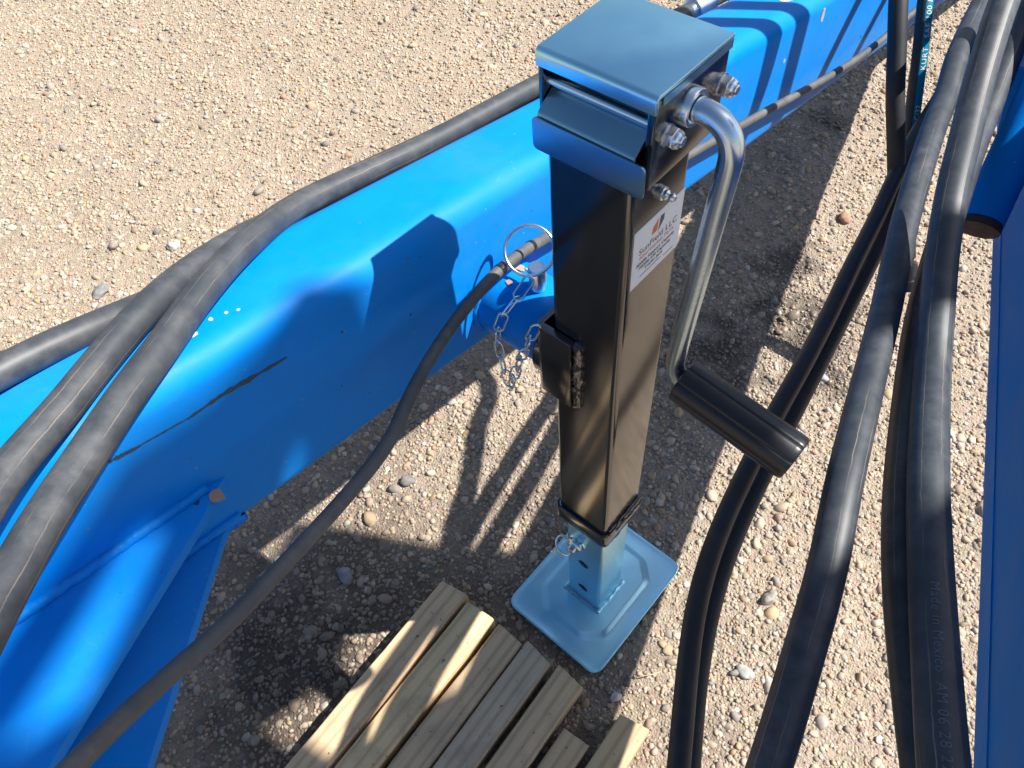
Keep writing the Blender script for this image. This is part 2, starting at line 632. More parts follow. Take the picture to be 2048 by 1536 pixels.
# ------------------------------------------------------------------ gravel (pebbles too many to count)
PAL = np.array([(0.52, 0.42, 0.31), (0.58, 0.49, 0.38), (0.46, 0.37, 0.28), (0.44, 0.40, 0.36), (0.34, 0.31, 0.28), (0.25, 0.235, 0.225),
                (0.62, 0.55, 0.45), (0.47, 0.31, 0.22), (0.52, 0.39, 0.32), (0.29, 0.22, 0.17), (0.66, 0.62, 0.55), (0.50, 0.43, 0.35), (0.48, 0.36, 0.22)])
PWT = np.array([14, 12, 12, 8, 8, 6.5, 8, 6, 5, 6, 3, 11, 8.0])
PWT = PWT / PWT.sum()
PAL = PAL * np.array([0.88, 0.85, 0.81])


def ico(sub):
    bm = bmesh.new()
    bmesh.ops.create_icosphere(bm, subdivisions=sub, radius=1.0)
    v = np.array([tuple(x.co) for x in bm.verts])
    f = np.array([[x.index for x in fc.verts] for fc in bm.faces])
    bm.free()
    return v, f


def rock_variants(sub, n, amp):
    v0, f0 = ico(sub)
    out = []
    for k in range(n):
        v = np.array([p * (1 + amp * noise.noise(Vector(p) * 1.1 + Vector((k * 5.3, 1.1, k))) + 0.4 * amp * noise.noise(Vector(p) * 2.7 + Vector((k * 2.3, 4.1, k)))) for p in v0])
        out.append(v)
    return out, f0


def scatter(n, rad, sub, poly):
    """random points in the seen patch of ground -> one pebble mesh"""
    var, f0 = rock_variants(sub, 10, 0.42)
    nv, nf = len(var[0]), len(f0)
    P = []
    lo, hi = poly.min(0), poly.max(0)
    while len(P) < n:
        c = lo + (hi - lo) * rng.random((n * 2, 2))
        inside = np.ones(len(c), bool)
        for a, b in zip(poly, np.roll(poly, -1, 0)):
            inside &= ((b[0] - a[0]) * (c[:, 1] - a[1]) - (b[1] - a[1]) * (c[:, 0] - a[0])) >= 0
        c = c[inside]
        cl = np.array([0.5 + 0.9 * noise.noise(Vector((x * 5.5, y * 5.5, 9.0))) for x, y in c])
        c = c[rng.random(len(c)) < np.clip(0.62 + cl * 0.5, 0.12, 1)]
        P += list(c)
    P = np.array(P[:n])
    R = rad(n)
    allv = np.empty((n, nv, 3), np.float32)
    tint = np.empty((n, nv, 4), np.float32)
    cols = PAL[rng.choice(len(PAL), n, p=PWT)] * (0.80 + 0.4 * rng.random((n, 1)))
    for i in range(n):
        ax = np.array([1.0 + 0.45 * rng.random(), 0.75 + 0.35 * rng.random(), 0.5 + 0.35 * rng.random()]) * R[i]
        a, tx, ty = rng.random() * 6.283, rng.normal() * 0.3, rng.normal() * 0.3
        ca, sa = math.cos(a), math.sin(a)
        v = var[i % 10] * ax
        v = v @ np.array([[1, 0, tx], [0, 1, ty], [-tx, -ty, 1]])
        x, y = P[i]
        z = ground_h(x, y) + ax[2] * (-0.12 + 0.5 * rng.random())
        allv[i, :, 0] = v[:, 0] * ca - v[:, 1] * sa + x
        allv[i, :, 1] = v[:, 0] * sa + v[:, 1] * ca + y
        allv[i, :, 2] = v[:, 2] + z
        tint[i, :, :3] = cols[i]
        tint[i, :, 3] = 1
    faces = (f0[None] + (np.arange(n) * nv)[:, None, None]).reshape(-1, 3)
    return allv.reshape(-1, 3), faces, tint.reshape(-1, 4)


poly_all = np.array([(-0.75, -1.0), (0.55, -0.55), (0.85, 0.2), (-0.05, 2.5), (-3.0, 0.42)])
poly_near = np.array([(-0.7, -0.8), (0.45, -0.45), (0.75, 0.25), (0.1, 1.0), (-0.75, 0.5)])
sets = [scatter(62000, lambda n: 0.0020 + 0.0029 * rng.random(n) ** 1.4, 1, poly_all),
        scatter(9500, lambda n: 0.0040 + 0.0034 * rng.random(n) ** 1.7, 2, poly_all),
        scatter(15000, lambda n: 0.0016 + 0.0018 * rng.random(n), 1, poly_near),
        scatter(520, lambda n: 0.0075 + 0.004 * rng.random(n) ** 2, 2, poly_all)]
off, VV, FF, TT = 0, [], [], []
for v, f, t in sets:
    VV.append(v)
    FF.append(f + off)
    TT.append(t)
    off += len(v)
VV, FF, TT = np.concatenate(VV), np.concatenate(FF), np.concatenate(TT)
me = bpy.data.meshes.new('gravel')
me.vertices.add(len(VV))
me.vertices.foreach_set('co', VV.astype(np.float32).ravel())
me.loops.add(len(FF) * 3)
me.loops.foreach_set('vertex_index', FF.astype(np.int32).ravel())
me.polygons.add(len(FF))
me.polygons.foreach_set('loop_start', (np.arange(len(FF)) * 3).astype(np.int32))
ca_ = me.attributes.new('tint', 'FLOAT_COLOR', 'POINT')
ca_.data.foreach_set('color', TT.astype(np.float32).ravel())
me.update(calc_edges=True)
me.shade_smooth()
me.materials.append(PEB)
gravel = bpy.data.objects.new('gravel', me)
COL.objects.link(gravel)
gravel['kind'] = 'stuff'
tag(gravel, 'small rounded tan, cream and grey gravel strewn over the soil', 'gravel')


# ------------------------------------------------------------------ stones that stand out
def stone(x, y, r, flat, col, label, rough_amp=0.45, seed=0):
    v0, f0 = ico(3)
    vs_ = []
    for p in v0:
        q = Vector(p)
        k = 1 + rough_amp * noise.noise(q * 1.0 + Vector((seed * 3.1, 2, seed))) + 0.12 * noise.noise(q * 3.2 + Vector((seed, 0, 5)))
        q = q * k
        a = seed * 1.9
        vs_.append((x + r * (q.x * math.cos(a) - 0.72 * q.y * math.sin(a)), y + r * (q.x * math.sin(a) + 0.72 * q.y * math.cos(a)), ground_h(x, y) + r * flat * (q.z + 0.45)))
    m = MB()
    m.v, m.f = vs_, [tuple(int(i) for i in f) for f in f0]
    mt = mat_plain('stone_%d' % seed, col, 0.75, 0, 0.35, 0.35, 500, 0.3)
    o = m.build('stone', mt, None, 50)
    return tag(o, label, 'stone', 'stones lying out on the gravel')


stone(-1.321, -0.176, 0.024, 0.35, (0.20, 0.20, 0.195), 'flat speckled grey stone on the gravel beyond the left hoses', 0.3, 1)
stone(-1.308, 0.019, 0.017, 0.6, (0.50, 0.47, 0.42), 'whitish rounded stone above the bend of the left hoses', 0.3, 2)
stone(-1.434, -0.073, 0.015, 0.7, (0.27, 0.22, 0.19), 'dark brown pebble left of the whitish stone', 0.3, 3)
stone(0.233, 0.172, 0.0145, 0.75, (0.33, 0.30, 0.25), 'angular olive grey stone between the right hoses', 0.6, 4)
stone(0.265, 0.042, 0.014, 0.5, (0.38, 0.37, 0.35), 'round grey speckled stone right of the foot plate', 0.3, 5)
stone(-0.095, 1.06, 0.018, 0.6, (0.36, 0.20, 0.14), 'reddish brown stone near the oil stain behind the vertical hose', 0.35, 6)
stone(-0.395, -0.062, 0.015, 0.6, (0.20, 0.185, 0.18), 'dark grey stone in the sunlit gravel under the blue beam', 0.35, 7)
stone(-0.347, -0.262, 0.017, 0.6, (0.24, 0.245, 0.26), 'blue grey stone in the shade above the timbers', 0.35, 8)
stone(0.134, -0.118, 0.009, 0.7, (0.55, 0.52, 0.48), 'small pale stone at the front corner of the foot plate', 0.35, 9)
stone(0.084, 0.624, 0.012, 0.7, (0.33, 0.33, 0.33), 'grey stone left of the upper right hose pair', 0.35, 10)

# ------------------------------------------------------------------ main blue beam
SL = math.atan(0.18)
BD = Vector((0, math.cos(SL), -math.sin(SL)))
BN = Vector((0, math.sin(SL), math.cos(SL)))
XB = -0.14                     # side facing the jack
ZT = 0.788                     # height of the top face at y = 0
tongue = thing('tongue_beam', 'long sloping bright blue steel box beam behind the black jack', 'beam')


def bpt(x, y, h):
    """point at world x, run y, depth h below the top face"""
    return Vector((x, 0, ZT)) + BD * (y / math.cos(SL)) - BN * h


prof = rrect(XB - 0.100, XB, -0.2, 0.0, 0.023, 10)
m = MB()
ys = [-1.4, -0.9, -0.5, -0.2, 0.1, 0.4, 0.8, 1.3, 1.8, 2.4]
m.loft([[bpt(px, y, -ph) for px, ph in prof] for y in ys])
m.build('beam', BLUE, tongue, 30)

# stub pipe for the jack
SZ = 0.648
m = MB()
m.lathe([(0.042, 0.0), (0.042, 0.10), (0.040, 0.102), (0.034, 0.102), (0.034, 0.06)], (XB - 0.012, 0, SZ), (1, 0, 0), 40)
m.build('stub_pipe', BLUE, tongue, 35)


def weld_line(name, pts, r, mat, parent, amp=0.35, sc=240):
    P = catmull(pts, 0.0022)
    P = [p + Vector((noise.noise(p * sc), noise.noise(p * sc + Vector((9, 0, 0))), noise.noise(p * sc + Vector((0, 9, 0))))) * r * 0.25 for p in P]
    return tube_mesh(name, P, r, mat, parent, 10, lambda s, a: r * (1 + amp * noise.noise(Vector((s * sc * 1.6, math.cos(a) * 1.5, math.sin(a) * 1.5)))))


weld_line('weld_bead', [(XB, 0.043 * math.cos(a), SZ + 0.043 * math.sin(a)) for a in np.linspace(0.2, 6.0, 22)], 0.0035, BLUE, tongue)


def gusset(zA, pA, pB, wide, thick):
    """triangular plate welded to the beam side, following the beam's slope"""
    a = Vector((pA[0], pA[1], 0))
    b = Vector((pB[0], pB[1], 0))
    d = (b - a)
    end = a + d * 3.4
    rc = 0.016
    out = []
    for k in range(6):                                   # rounded nose at the beam
        t = k / 5
        out.append(Vector((a.x - 0.012 + 0.020 * t, a.y + 0.014 * (1 - t) ** 1.6 + 0.002 - 0.018 * t, 0)))
    outline = [Vector((XB - 0.001, a.y + 0.014, 0))] + out + [end, Vector((XB - 0.001, end.y, 0))]
    m2 = MB()
    n = len(outline)
    up_, lo_ = [], []
    for p in outline:
        h = zA - 0.18 * (p.y - pA[1])
        up_.append((p.x, p.y, h))
        lo_.append((p.x, p.y, h - thick))
    m2.add(up_ + lo_, [tuple(range(n)), tuple(range(2 * n - 1, n - 1, -1))] + [(i, (i + 1) % n, (i + 1) % n + n, i + n) for i in range(n)])
    return m2.build('gusset_plate', BLUE, tongue, 30, 0.0012)


gusset(0.724, (-0.128, -0.350), (-0.034, -0.527), 0.3, 0.010)
gusset(0.664, (-0.138, -0.356), (-0.014, -0.503), 0.3, 0.010)
weld_line('weld_bead', [(XB + 0.001, y, 0.727 - 0.18 * (y + 0.352)) for y in np.linspace(-0.350, -0.62, 14)], 0.0046, BLUE, tongue, 0.18, 200)
weld_line('weld_bead', [(XB + 0.001, y, 0.668 - 0.18 * (y + 0.352)) for y in np.linspace(-0.345, -0.50, 8)], 0.0042, BLUE, tongue, 0.18, 200)


def decal(name, pts, mat, parent, nrm, lift=0.0005):
    """flat irregular flake lying on a painted face"""
    n = Vector(nrm).normalized()
    top_ = [Vector(p) + n * lift for p in pts]
    bot_ = [Vector(p) - n * 0.0004 for p in pts]
    k = len(pts)
    return MB().add(top_ + bot_, [tuple(range(k)), tuple(range(2 * k - 1, k - 1, -1))] + [(i, (i + 1) % k, (i + 1) % k + k, i + k) for i in range(k)]).build(name, mat, parent, 0)


def streak(pts, w, mat, seed):
    up_, dn_ = [], []
    P = [Vector(p) for p in pts]
    n = 40
    for i in range(n + 1):
        t = i / n * (len(P) - 1)
        k = min(int(t), len(P) - 2)
        p = P[k].lerp(P[k + 1], t - k)
        ww = w * (0.30 + 0.9 * max(0.0, 0.45 + noise.noise(Vector((i * 0.22, seed, 0))))) * math.sin(math.pi * min(1, max(0.03, i / n))) ** 0.4
        up_.append(p + Vector((0, 0, ww * (0.6 + 0.4 * noise.noise(Vector((i * 0.6, seed, 3)))))))
        dn_.append(p - Vector((0, 0, ww * (0.6 + 0.4 * noise.noise(Vector((i * 0.6, seed, 8)))))))
    decal('scuff_mark', up_ + dn_[::-1], mat, tongue, (1, 0, 0))


def side_pt(y, dz):
    """point on the side face, dz below the start of the flat"""
    return (XB, y, ZT - 0.18 * y - 0.0245 - dz)


streak([side_pt(-0.388, 0.014), side_pt(-0.365, 0.017)], 0.0040, SCUFF, 1)
streak([side_pt(-0.366, 0.0165), side_pt(-0.330, 0.019)], 0.0014, SCUFF, 2)
streak([side_pt(-0.330, 0.0195), side_pt(-0.300, 0.017), side_pt(-0.262, 0.019), side_pt(-0.242, 0.0195)], 0.0042, SCUFF, 3)


def blob(c, u, w, r, mat, nrm, name='paint_chip', el=1.0, seed=0):
    u, w = Vector(u), Vector(w)
    pts = []
    for k in range(18):
        a = 2 * math.pi * k / 18
        rr = r * (1 + 0.45 * noise.noise(Vector((math.cos(a) * 1.3 + seed, math.sin(a) * 1.3, seed))))
        pts.append(Vector(c) + u * (rr * math.cos(a) * el) + w * (rr * math.sin(a)))
    decal(name, pts, mat, tongue, nrm)


def top_pt(x, y):
    p = bpt(x, y, 0)
    return (p.x, p.y, p.z)


for i, (x, y, r) in enumerate(((-0.167, -0.288, 0.0030), (-0.169, -0.296, 0.0028), (-0.172, -0.270, 0.0016), (-0.170, -0.258, 0.0013), (-0.1665, -0.250, 0.0012))):
    blob(top_pt(x, y), (1, 0, 0), BD, r, DROP, BN, 'pale_spot', 1.0, i)
blob(top_pt(-0.177, 0.64), (1, 0, 0), BD, 0.016, CHIP, BN, 'paint_chip', 0.8, 11)
blob(top_pt(-0.205, 0.62), (1, 0, 0), BD, 0.004, CHIP, BN, 'paint_chip', 1.0, 12)
blob(side_pt(0.70, 0.006), (0, 1, -0.18), (0, 0, 1), 0.011, CHIP, (1, 0, 0), 'paint_chip', 0.5, 13)
blob(side_pt(0.60, 0.045), (0, 1, -0.18), (0, 0, 1), 0.003, CHIP, (1, 0, 0), 'paint_chip', 1.0, 14)
for i, (y, d, r) in enumerate(((-0.19, 0.03, 0.0012), (-0.21, 0.09, 0.001), (-0.12, 0.06, 0.0012), (0.9, 0.10, 0.002), (1.0, 0.02, 0.002), (0.52, 0.12, 0.0016))):
    blob(side_pt(y, d), (0, 1, 0), (0, 0, 1), r, SCUFF, (1, 0, 0), 'scuff_mark', 0.7, i + 20)
for i, (x, y, r) in enumerate(((-0.125, 0.012, 0.006), (-0.112, 0.016, 0.004), (-0.118, -0.010, 0.003))):
    a = math.asin(max(-1, min(1, y / 0.042)))
    c = Vector((x, 0.0425 * math.sin(a), SZ + 0.0425 * math.cos(a)))
    n_ = Vector((0, math.sin(a), math.cos(a)))
    blob(c, (1, 0, 0), n_.cross(Vector((1, 0, 0))), r, CHIPR, n_, 'paint_chip', 1.4, i + 30)

blob((-0.1290, -0.3490, 0.7240), (1, 0, 0), (0, 1, -0.18), 0.0055, CHIPR, (0, 0.18, 0.98), 'paint_chip', 1.3, 41)
blob((-0.136, -0.3640, 0.7262), (1, 0, 0), (0, 1, -0.18), 0.0025, SCUFF, (0, 0.18, 0.98), 'scuff_mark', 1.6, 42)

# ------------------------------------------------------------------ right blue frame leg
frame = thing('side_frame', 'dark shaded blue steel frame leg along the right edge', 'frame')
F0, F1_ = Vector((0.197, 0.744, 0.38)), Vector((0.462, -0.051, 0.46))
FD = (F1_ - F0).normalized()
FR = Vector((0.949, 0.316, 0)).normalized()
FU = FR.cross(FD).normalized()
if FU.z < 0:
    FU = -FU
prof = rrect(0.0, 0.016, 0.0, 0.34, 0.004, 4)
m = MB()
m.loft([[F0 + FD * t + FR * a + FU * b for a, b in prof] for t in (-1.45, -0.75, -0.1, 0.3, 0.6, 0.9, 1.3, 1.9)])
m.build('frame_tube', BLUE2, frame, 30)
sb = [F0 + FD * t + FU * 0.032 - FR * 0.0002 for t in np.linspace(0.0, 1.6, 30)]
weld_line('seam', sb, 0.0009, BLUE2, frame, 0.1, 60)
# angled socket pipe welded on the leg, open end towards the camera
s0, s1 = Vector((0.197, 0.509, 0.56)), Vector((0.170, 0.660, 0.652))
ax = (s1 - s0).normalized()
m = MB()
m.lathe([(0.024, 0.0), (0.026, 0.001), (0.026, 0.34), (0.024, 0.34)], s0, ax, 32)
m.build('socket_pipe', BLUE2, frame, 35)
m = MB()
m.lathe([(0.0215, -0.0005), (0.0255, -0.0012), (0.0255, -0.010), (0.0215, -0.010)], s0, ax, 32)
m.build('pipe_end', RUST, frame, 35)
m = MB()
lg = [Vector((0.114, 0.778, 0.600)), Vector((0.142, 0.752, 0.500))]
e1 = Vector((0.9, -0.1, 0.05)).normalized()
e2 = Vector((0.25, 0.95, 0.0)).normalized()
m.add([lg[0], lg[0] + e1 * 0.16, lg[0] + e1 * 0.16 + e2 * 0.012, lg[0] + e2 * 0.012, lg[1], lg[1] + e1 * 0.16, lg[1] + e1 * 0.16 + e2 * 0.012, lg[1] + e2 * 0.012],
      [(0, 1, 2, 3), (7, 6, 5, 4), (0, 4, 5, 1), (1, 5, 6, 2), (2, 6, 7, 3), (3, 7, 4, 0)])
m.build('lug_plate', BLUE2, frame, 30, 0.0015)

# ------------------------------------------------------------------ added unseen panel, outline and holes shaped for the shade
panel = thing('shade_panel', 'added blue panel, unseen beyond the right edge, shaped to cast shade', 'shade panel')
PA = Vector((math.sin(SUN_AZ), math.cos(SUN_AZ), 0))
PE = Vector((math.cos(SUN_AZ), -math.sin(SUN_AZ), 0))
outer = [(-0.02, 1.78), (-0.06, 1.95), (-0.10, 2.25), (-0.165, 2.55), (-0.045, 2.60), (-0.03, 2.74), (0.015, 2.86), (0.016, 2.97), (0.035, 3.035), (0.077, 3.055), (0.122, 3.092), (0.17, 3.155), (0.36, 3.24), (0.95, 3.30), (0.95, 2.02), (0.36, 2.10), (0.14, 1.98)]
hole = [(-0.03, 2.50), (0.012, 2.34), (0.0, 2.20), (0.05, 2.08), (0.105, 2.05), (0.15, 2.20), (0.19, 2.32), (0.25, 2.46), (0.19, 2.57), (0.12, 2.45), (0.06, 2.42), (0.02, 2.44)]
hole2 = [(0.180, 3.080), (0.32, 3.118), (0.37, 3.200), (0.20, 3.124)]
hole3 = [(0.095, 2.92), (0.122, 2.90), (0.13, 2.93), (0.105, 2.965)]
loops = [[Vector((v, z, 0)) for v, z in lp] for lp in (outer, hole, hole2, hole3)]  # openings placed to let sun patches onto timbers, gusset and beam side
tri = tessellate_polygon(loops)
flat = [p for lp in loops for p in lp]
m = MB()
for s_, flip in ((0.0, False), (0.02, True)):
    k = len(m.v)
    m.v += [tuple(PA * (1.6 + s_) + PE * p.x + Vector((0, 0, p.y))) for p in flat]
    m.f += [tuple(k + i for i in (t[::-1] if flip else t)) for t in tri]
st = 0
nn = len(flat)
for lp in loops:
    for i in range(len(lp)):
        a_, b_ = st + i, st + (i + 1) % len(lp)
        m.f.append((a_, b_, b_ + nn, a_ + nn))
    st += len(lp)
m.build('panel_plate', BLUE2, panel, 30)
m = MB()
for vv in (0.72, 0.90):
    b0 = PA * 1.66 + PE * vv
    m.box((b0.x - 0.03, b0.y - 0.03, -0.02), (b0.x + 0.03, b0.y + 0.03, 3.2))
m.build('panel_post', BLUE2, panel, 30, 0.004)

# ------------------------------------------------------------------ the jack
jack = thing('trailer_jack', 'black square trailer jack with crank standing on a zinc foot plate', 'trailer jack')
HS = 0.0381

m = MB()
m.loft([[(x, y, z) for x, y in rrect(-HS, HS, -HS, HS, 0.0065, 6)] for z in (0.322, 0.45, 0.6, 0.75, 0.915)])
m.build('outer_tube', BLACKP, jack, 30)

# collar at the lower end of the outer tube
m = MB()
ring_o = rrect(-0.0425, 0.0425, -0.0425, 0.0425, 0.009, 6)
ring_i = rrect(-0.0386, 0.0386, -0.0386, 0.0386, 0.0068, 6)
n = len(ring_o)
vs_ = []
for (pts_, z) in ((ring_i, 0.334), (ring_o, 0.334), (ring_o, 0.304), (rrect(-0.0330, 0.0330, -0.0330, 0.0330, 0.006, 6), 0.304)):
    vs_.append([(x, y, z) for x, y in pts_])
m.loft(vs_, True, False)
m.build('collar', BLACKP, jack, 30, 0.0012)
weld_line('weld_bead', [(HS + 0.0015, y, 0.336) for y in np.linspace(-0.032, 0.036, 12)], 0.0032, BLACKP, jack, 0.5, 300)
weld_line('weld_bead', [(HS + 0.0045, y, 0.331) for y in np.linspace(-0.020, 0.036, 12)], 0.0024, BLACKP, jack, 0.6, 330)

# inner drop leg with pin holes
m = MB()
po, pi_ = rrect(-0.032, 0.032, -0.032, 0.032, 0.006, 6), rrect(-0.0272, 0.0272, -0.0272, 0.0272, 0.003, 6)
zs = (0.0130, 0.33)
rings = [[(x, y, zs[0]) for x, y in po], [(x, y, zs[1]) for x, y in po], [(x, y, zs[1]) for x, y in pi_], [(x, y, zs[0]) for x, y in pi_], [(x, y, zs[0]) for x, y in po]]
n = len(po)
m.add([p for r in rings[:4] for p in r], [(i * n + j, i * n + (j + 1) % n, ((i + 1) % 4) * n + (j + 1) % n, ((i + 1) % 4) * n + j) for i in range(4) for j in range(n)])
leg = m.build('inner_leg', ZINC, jack, 30)
cut = []
for (org, axv, r) in (((0.0, -0.05, 0.165), (0, 1, 0), 0.0092), ((0.0, -0.05, 0.066), (0, 1, 0), 0.0092), ((0.05, 0.004, 0.262), (-1, 0, 0), 0.0080)):
    c = MB().lathe([(r, 0.0), (r, 0.035)], org, axv, 32).build('cutter', ZINC, None, 0)
    cut.append(c)
boolean_cut(leg, cut)
leg.data.materials.clear()
leg.data.materials.append(ZINC)

# foot plate: dished octagon in a flat flange with turned edge
fx0, fx1, fy0, fy1 = -0.0945, 0.0935, -0.1165, 0.1215


def octo(sx, sy, ch, n_total):
    base = [(fx1 - sx, fy0 + sy + ch), (fx1 - sx, fy1 - sy - ch), (fx1 - sx - ch, fy1 - sy), (fx0 + sx + ch, fy1 - sy), (fx0 + sx, fy1 - sy - ch), (fx0 + sx, fy0 + sy + ch), (fx0 + sx + ch, fy0 + sy), (fx1 - sx - ch, fy0 + sy)]
    res = []
    cx_, cy_ = (fx0 + fx1) / 2, (fy0 + fy1) / 2
    for k in range(n_total):
        a = 2 * math.pi * k / n_total + 1e-4
        d = Vector((math.cos(a), math.sin(a)))
        best = 1e9
        for p, q in zip(base, base[1:] + base[:1]):
            p_, q_ = Vector(p) - Vector((cx_, cy_)), Vector(q) - Vector((cx_, cy_))
            e = q_ - p_
            den = d.x * e.y - d.y * e.x
            if abs(den) < 1e-9:
                continue
            t = (p_.x * e.y - p_.y * e.x) / den
            u_ = (p_.x * d.y - p_.y * d.x) / den
            if t > 0 and -1e-6 <= u_ <= 1 + 1e-6:
                best = min(best, t)
        res.append((cx_ + d.x * best, cy_ + d.y * best))
    return res


NP = 144


def soft(pts, k=3):
    for _ in range(k):
        pts = [((pts[i - 1][0] + 2 * pts[i][0] + pts[(i + 1) % len(pts)][0]) / 4, (pts[i - 1][1] + 2 * pts[i][1] + pts[(i + 1) % len(pts)][1]) / 4) for i in range(len(pts))]
    return pts


def rr_radial(ins, r):
    poly = rrect(fx0 + ins, fx1 - ins, fy0 + ins, fy1 - ins, r, 12)
    cx_, cy_ = (fx0 + fx1) / 2, (fy0 + fy1) / 2
    res = []
    for k in range(NP):
        a = 2 * math.pi * k / NP + 1e-4
        d = Vector((math.cos(a), math.sin(a)))
        best = 1e9
        for p, q in zip(poly, poly[1:] + poly[:1]):
            p_, q_ = Vector(p) - Vector((cx_, cy_)), Vector(q) - Vector((cx_, cy_))
            e = q_ - p_
            den = d.x * e.y - d.y * e.x
            if abs(den) < 1e-12:
                continue
            t = (p_.x * e.y - p_.y * e.x) / den
            u_ = (p_.x * d.y - p_.y * d.x) / den
            if t > 0 and -1e-6 <= u_ <= 1 + 1e-6:
                best = min(best, t)
        res.append((cx_ + d.x * best, cy_ + d.y * best))
    return res


plan = [(soft(octo(0.075, 0.095, 0.012, NP)), 0.0136), (soft(octo(0.036, 0.040, 0.028, NP)), 0.0136), (soft(octo(0.0325, 0.0365, 0.028, NP)), 0.0130),
        (soft(octo(0.0275, 0.0315, 0.028, NP)), 0.0096), (soft(octo(0.0240, 0.0280, 0.028, NP)), 0.0088),
        (rr_radial(0.010, 0.012), 0.0084), (rr_radial(0.004, 0.014), 0.0088), (rr_radial(0.0015, 0.016), 0.0092), (rr_radial(0.0, 0.017), 0.0084), (rr_radial(0.0, 0.017), 0.0060), (rr_radial(0.003, 0.015), 0.0044), (soft(octo(0.026, 0.030, 0.028, NP)), 0.0040), (soft(octo(0.036, 0.040, 0.028, NP)), 0.0060)]
m = MB()
m.loft([[(x, y, z) for x, y in pts_] for pts_, z in plan])
m.build('foot_plate', ZINC, jack, 60)
for (p0, p1) in (((-0.033, -0.0335), (0.033, -0.0335)), ((0.0335, -0.033), (0.0335, 0.033)), ((-0.0335, -0.033), (-0.0335, 0.033))):
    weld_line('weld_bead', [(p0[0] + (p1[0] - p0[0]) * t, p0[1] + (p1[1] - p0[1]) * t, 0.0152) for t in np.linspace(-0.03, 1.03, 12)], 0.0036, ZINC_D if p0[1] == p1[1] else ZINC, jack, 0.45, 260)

# lock pin on the drop leg with split ring and clip
pp = Vector((-0.010, -0.032, 0.236))
m = MB()
m.lathe([(0.0135, 0.0), (0.0142, 0.0015), (0.0135, 0.004), (0.0095, 0.0045), (0.0095, 0.007), (0.0125, 0.0075), (0.0128, 0.010), (0.011, 0.012), (0.006, 0.013), (0.006, 0.019), (0.0045, 0.020)], pp, (0, -1, 0), 28)
m.build('lock_pin', CHROME, jack, 35)
m = MB().torus(pp + Vector((-0.013, -0.0165, -0.003)), (0.55, 0.45, 0.75), 0.0145, 0.0013, 36, 8)
m.torus(pp + Vector((-0.0135, -0.0168, -0.0055)), (0.50, 0.50, 0.75), 0.0145, 0.0013, 36, 8)
m.build('split_ring', CHROME, jack, 60)
m = MB().torus(pp + Vector((-0.019, -0.030, -0.012)), (0.8, 0.2, 0.3), 0.0042, 0.0011, 20, 6)
m.torus(pp + Vector((-0.021, -0.031, -0.017)), (0.1, 0.9, 0.3), 0.0040, 0.0011, 20, 6)
m.build('clip', CHROME, jack, 60)

# head: side plates, zinc cap, gear cover
m = MB().box((0.0440, -0.0365, 0.9120), (0.0495, 0.0455, 0.9772))
m.build('side_plate', BLACKP, jack, 30, 0.0012)
m = MB().box((-0.0430, -0.0365, 0.9120), (-0.0385, 0.0455, 0.9772))
m.build('side_plate', BLACKP, jack, 30, 0.0012)
m = MB().box((-0.0384, -0.0120, 0.9152), (0.0439, 0.0440, 0.9720))
m.build('gear_housing', DARK, jack, 30)
# cap: folded sheet, section in y-z swept along x
sec = []
th = 0.0032
for k in range(7):
    a = math.radians(90 * k / 6)
    sec.append((-0.0335 - 0.0045 * math.sin(a), 0.9780 + 0.0045 * math.cos(a)))
outer_s = [(0.0470, 0.9825)] + sec + [(-0.0380, 0.9700)]
inner_s = [(-0.0380 + th, 0.9700)] + [(-0.0335 - (0.0045 - th) * math.sin(a), 0.9780 + (0.0045 - th) * math.cos(a)) for a in [math.radians(90 - 15 * k) for k in range(7)]] + [(0.0470, 0.9825 - th)]
cs = outer_s + inner_s
m = MB()
lip = lambda x, s_: [(x, y, z) for y, z in s_]
m.loft([lip(-0.0435, cs), lip(0.0505, cs)])
cap = m.build('cap', ZINC, jack, 40, 0.0007)
# side flanges of the cap
m = MB().box((0.0497, -0.030, 0.9730), (0.0506, 0.0462, 0.9790))
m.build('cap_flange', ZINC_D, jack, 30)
# gear cover: sloped sheet and upright panel
sec = [(-0.0165, 0.9600), (-0.0440, 0.9420), (-0.0462, 0.9385), (-0.0465, 0.9150), (-0.0445, 0.9150), (-0.0442, 0.9375), (-0.0428, 0.9402), (-0.0150, 0.9580)]
m = MB()
m.loft([[(-0.0375, y, z) for y, z in sec], [(0.0430, y, z) for y, z in sec]])
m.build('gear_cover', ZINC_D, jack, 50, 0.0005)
m = MB()
pnl = rrect(-0.0400, 0.0535, 0.9135, 0.9395, 0.004, 5)
m.loft([[(x, -0.0468, z) for x, z in pnl], [(x, -0.0486, z) for x, z in pnl]])
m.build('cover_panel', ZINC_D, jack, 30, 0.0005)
m = MB()
m.lathe([(0.0034, 0.0), (0.0034, 0.083)], (-0.0386, -0.0300, 0.9575), (1, 0, 0), 20)
m.build('cross_rod', CHROME, jack, 35)
weld_line('weld_bead', [(x, -0.0415, 0.9115 + 0.001 * math.sin(x * 300)) for x in np.linspace(-0.036, 0.036, 14)], 0.0022, BLACKP, jack, 0.7, 260)


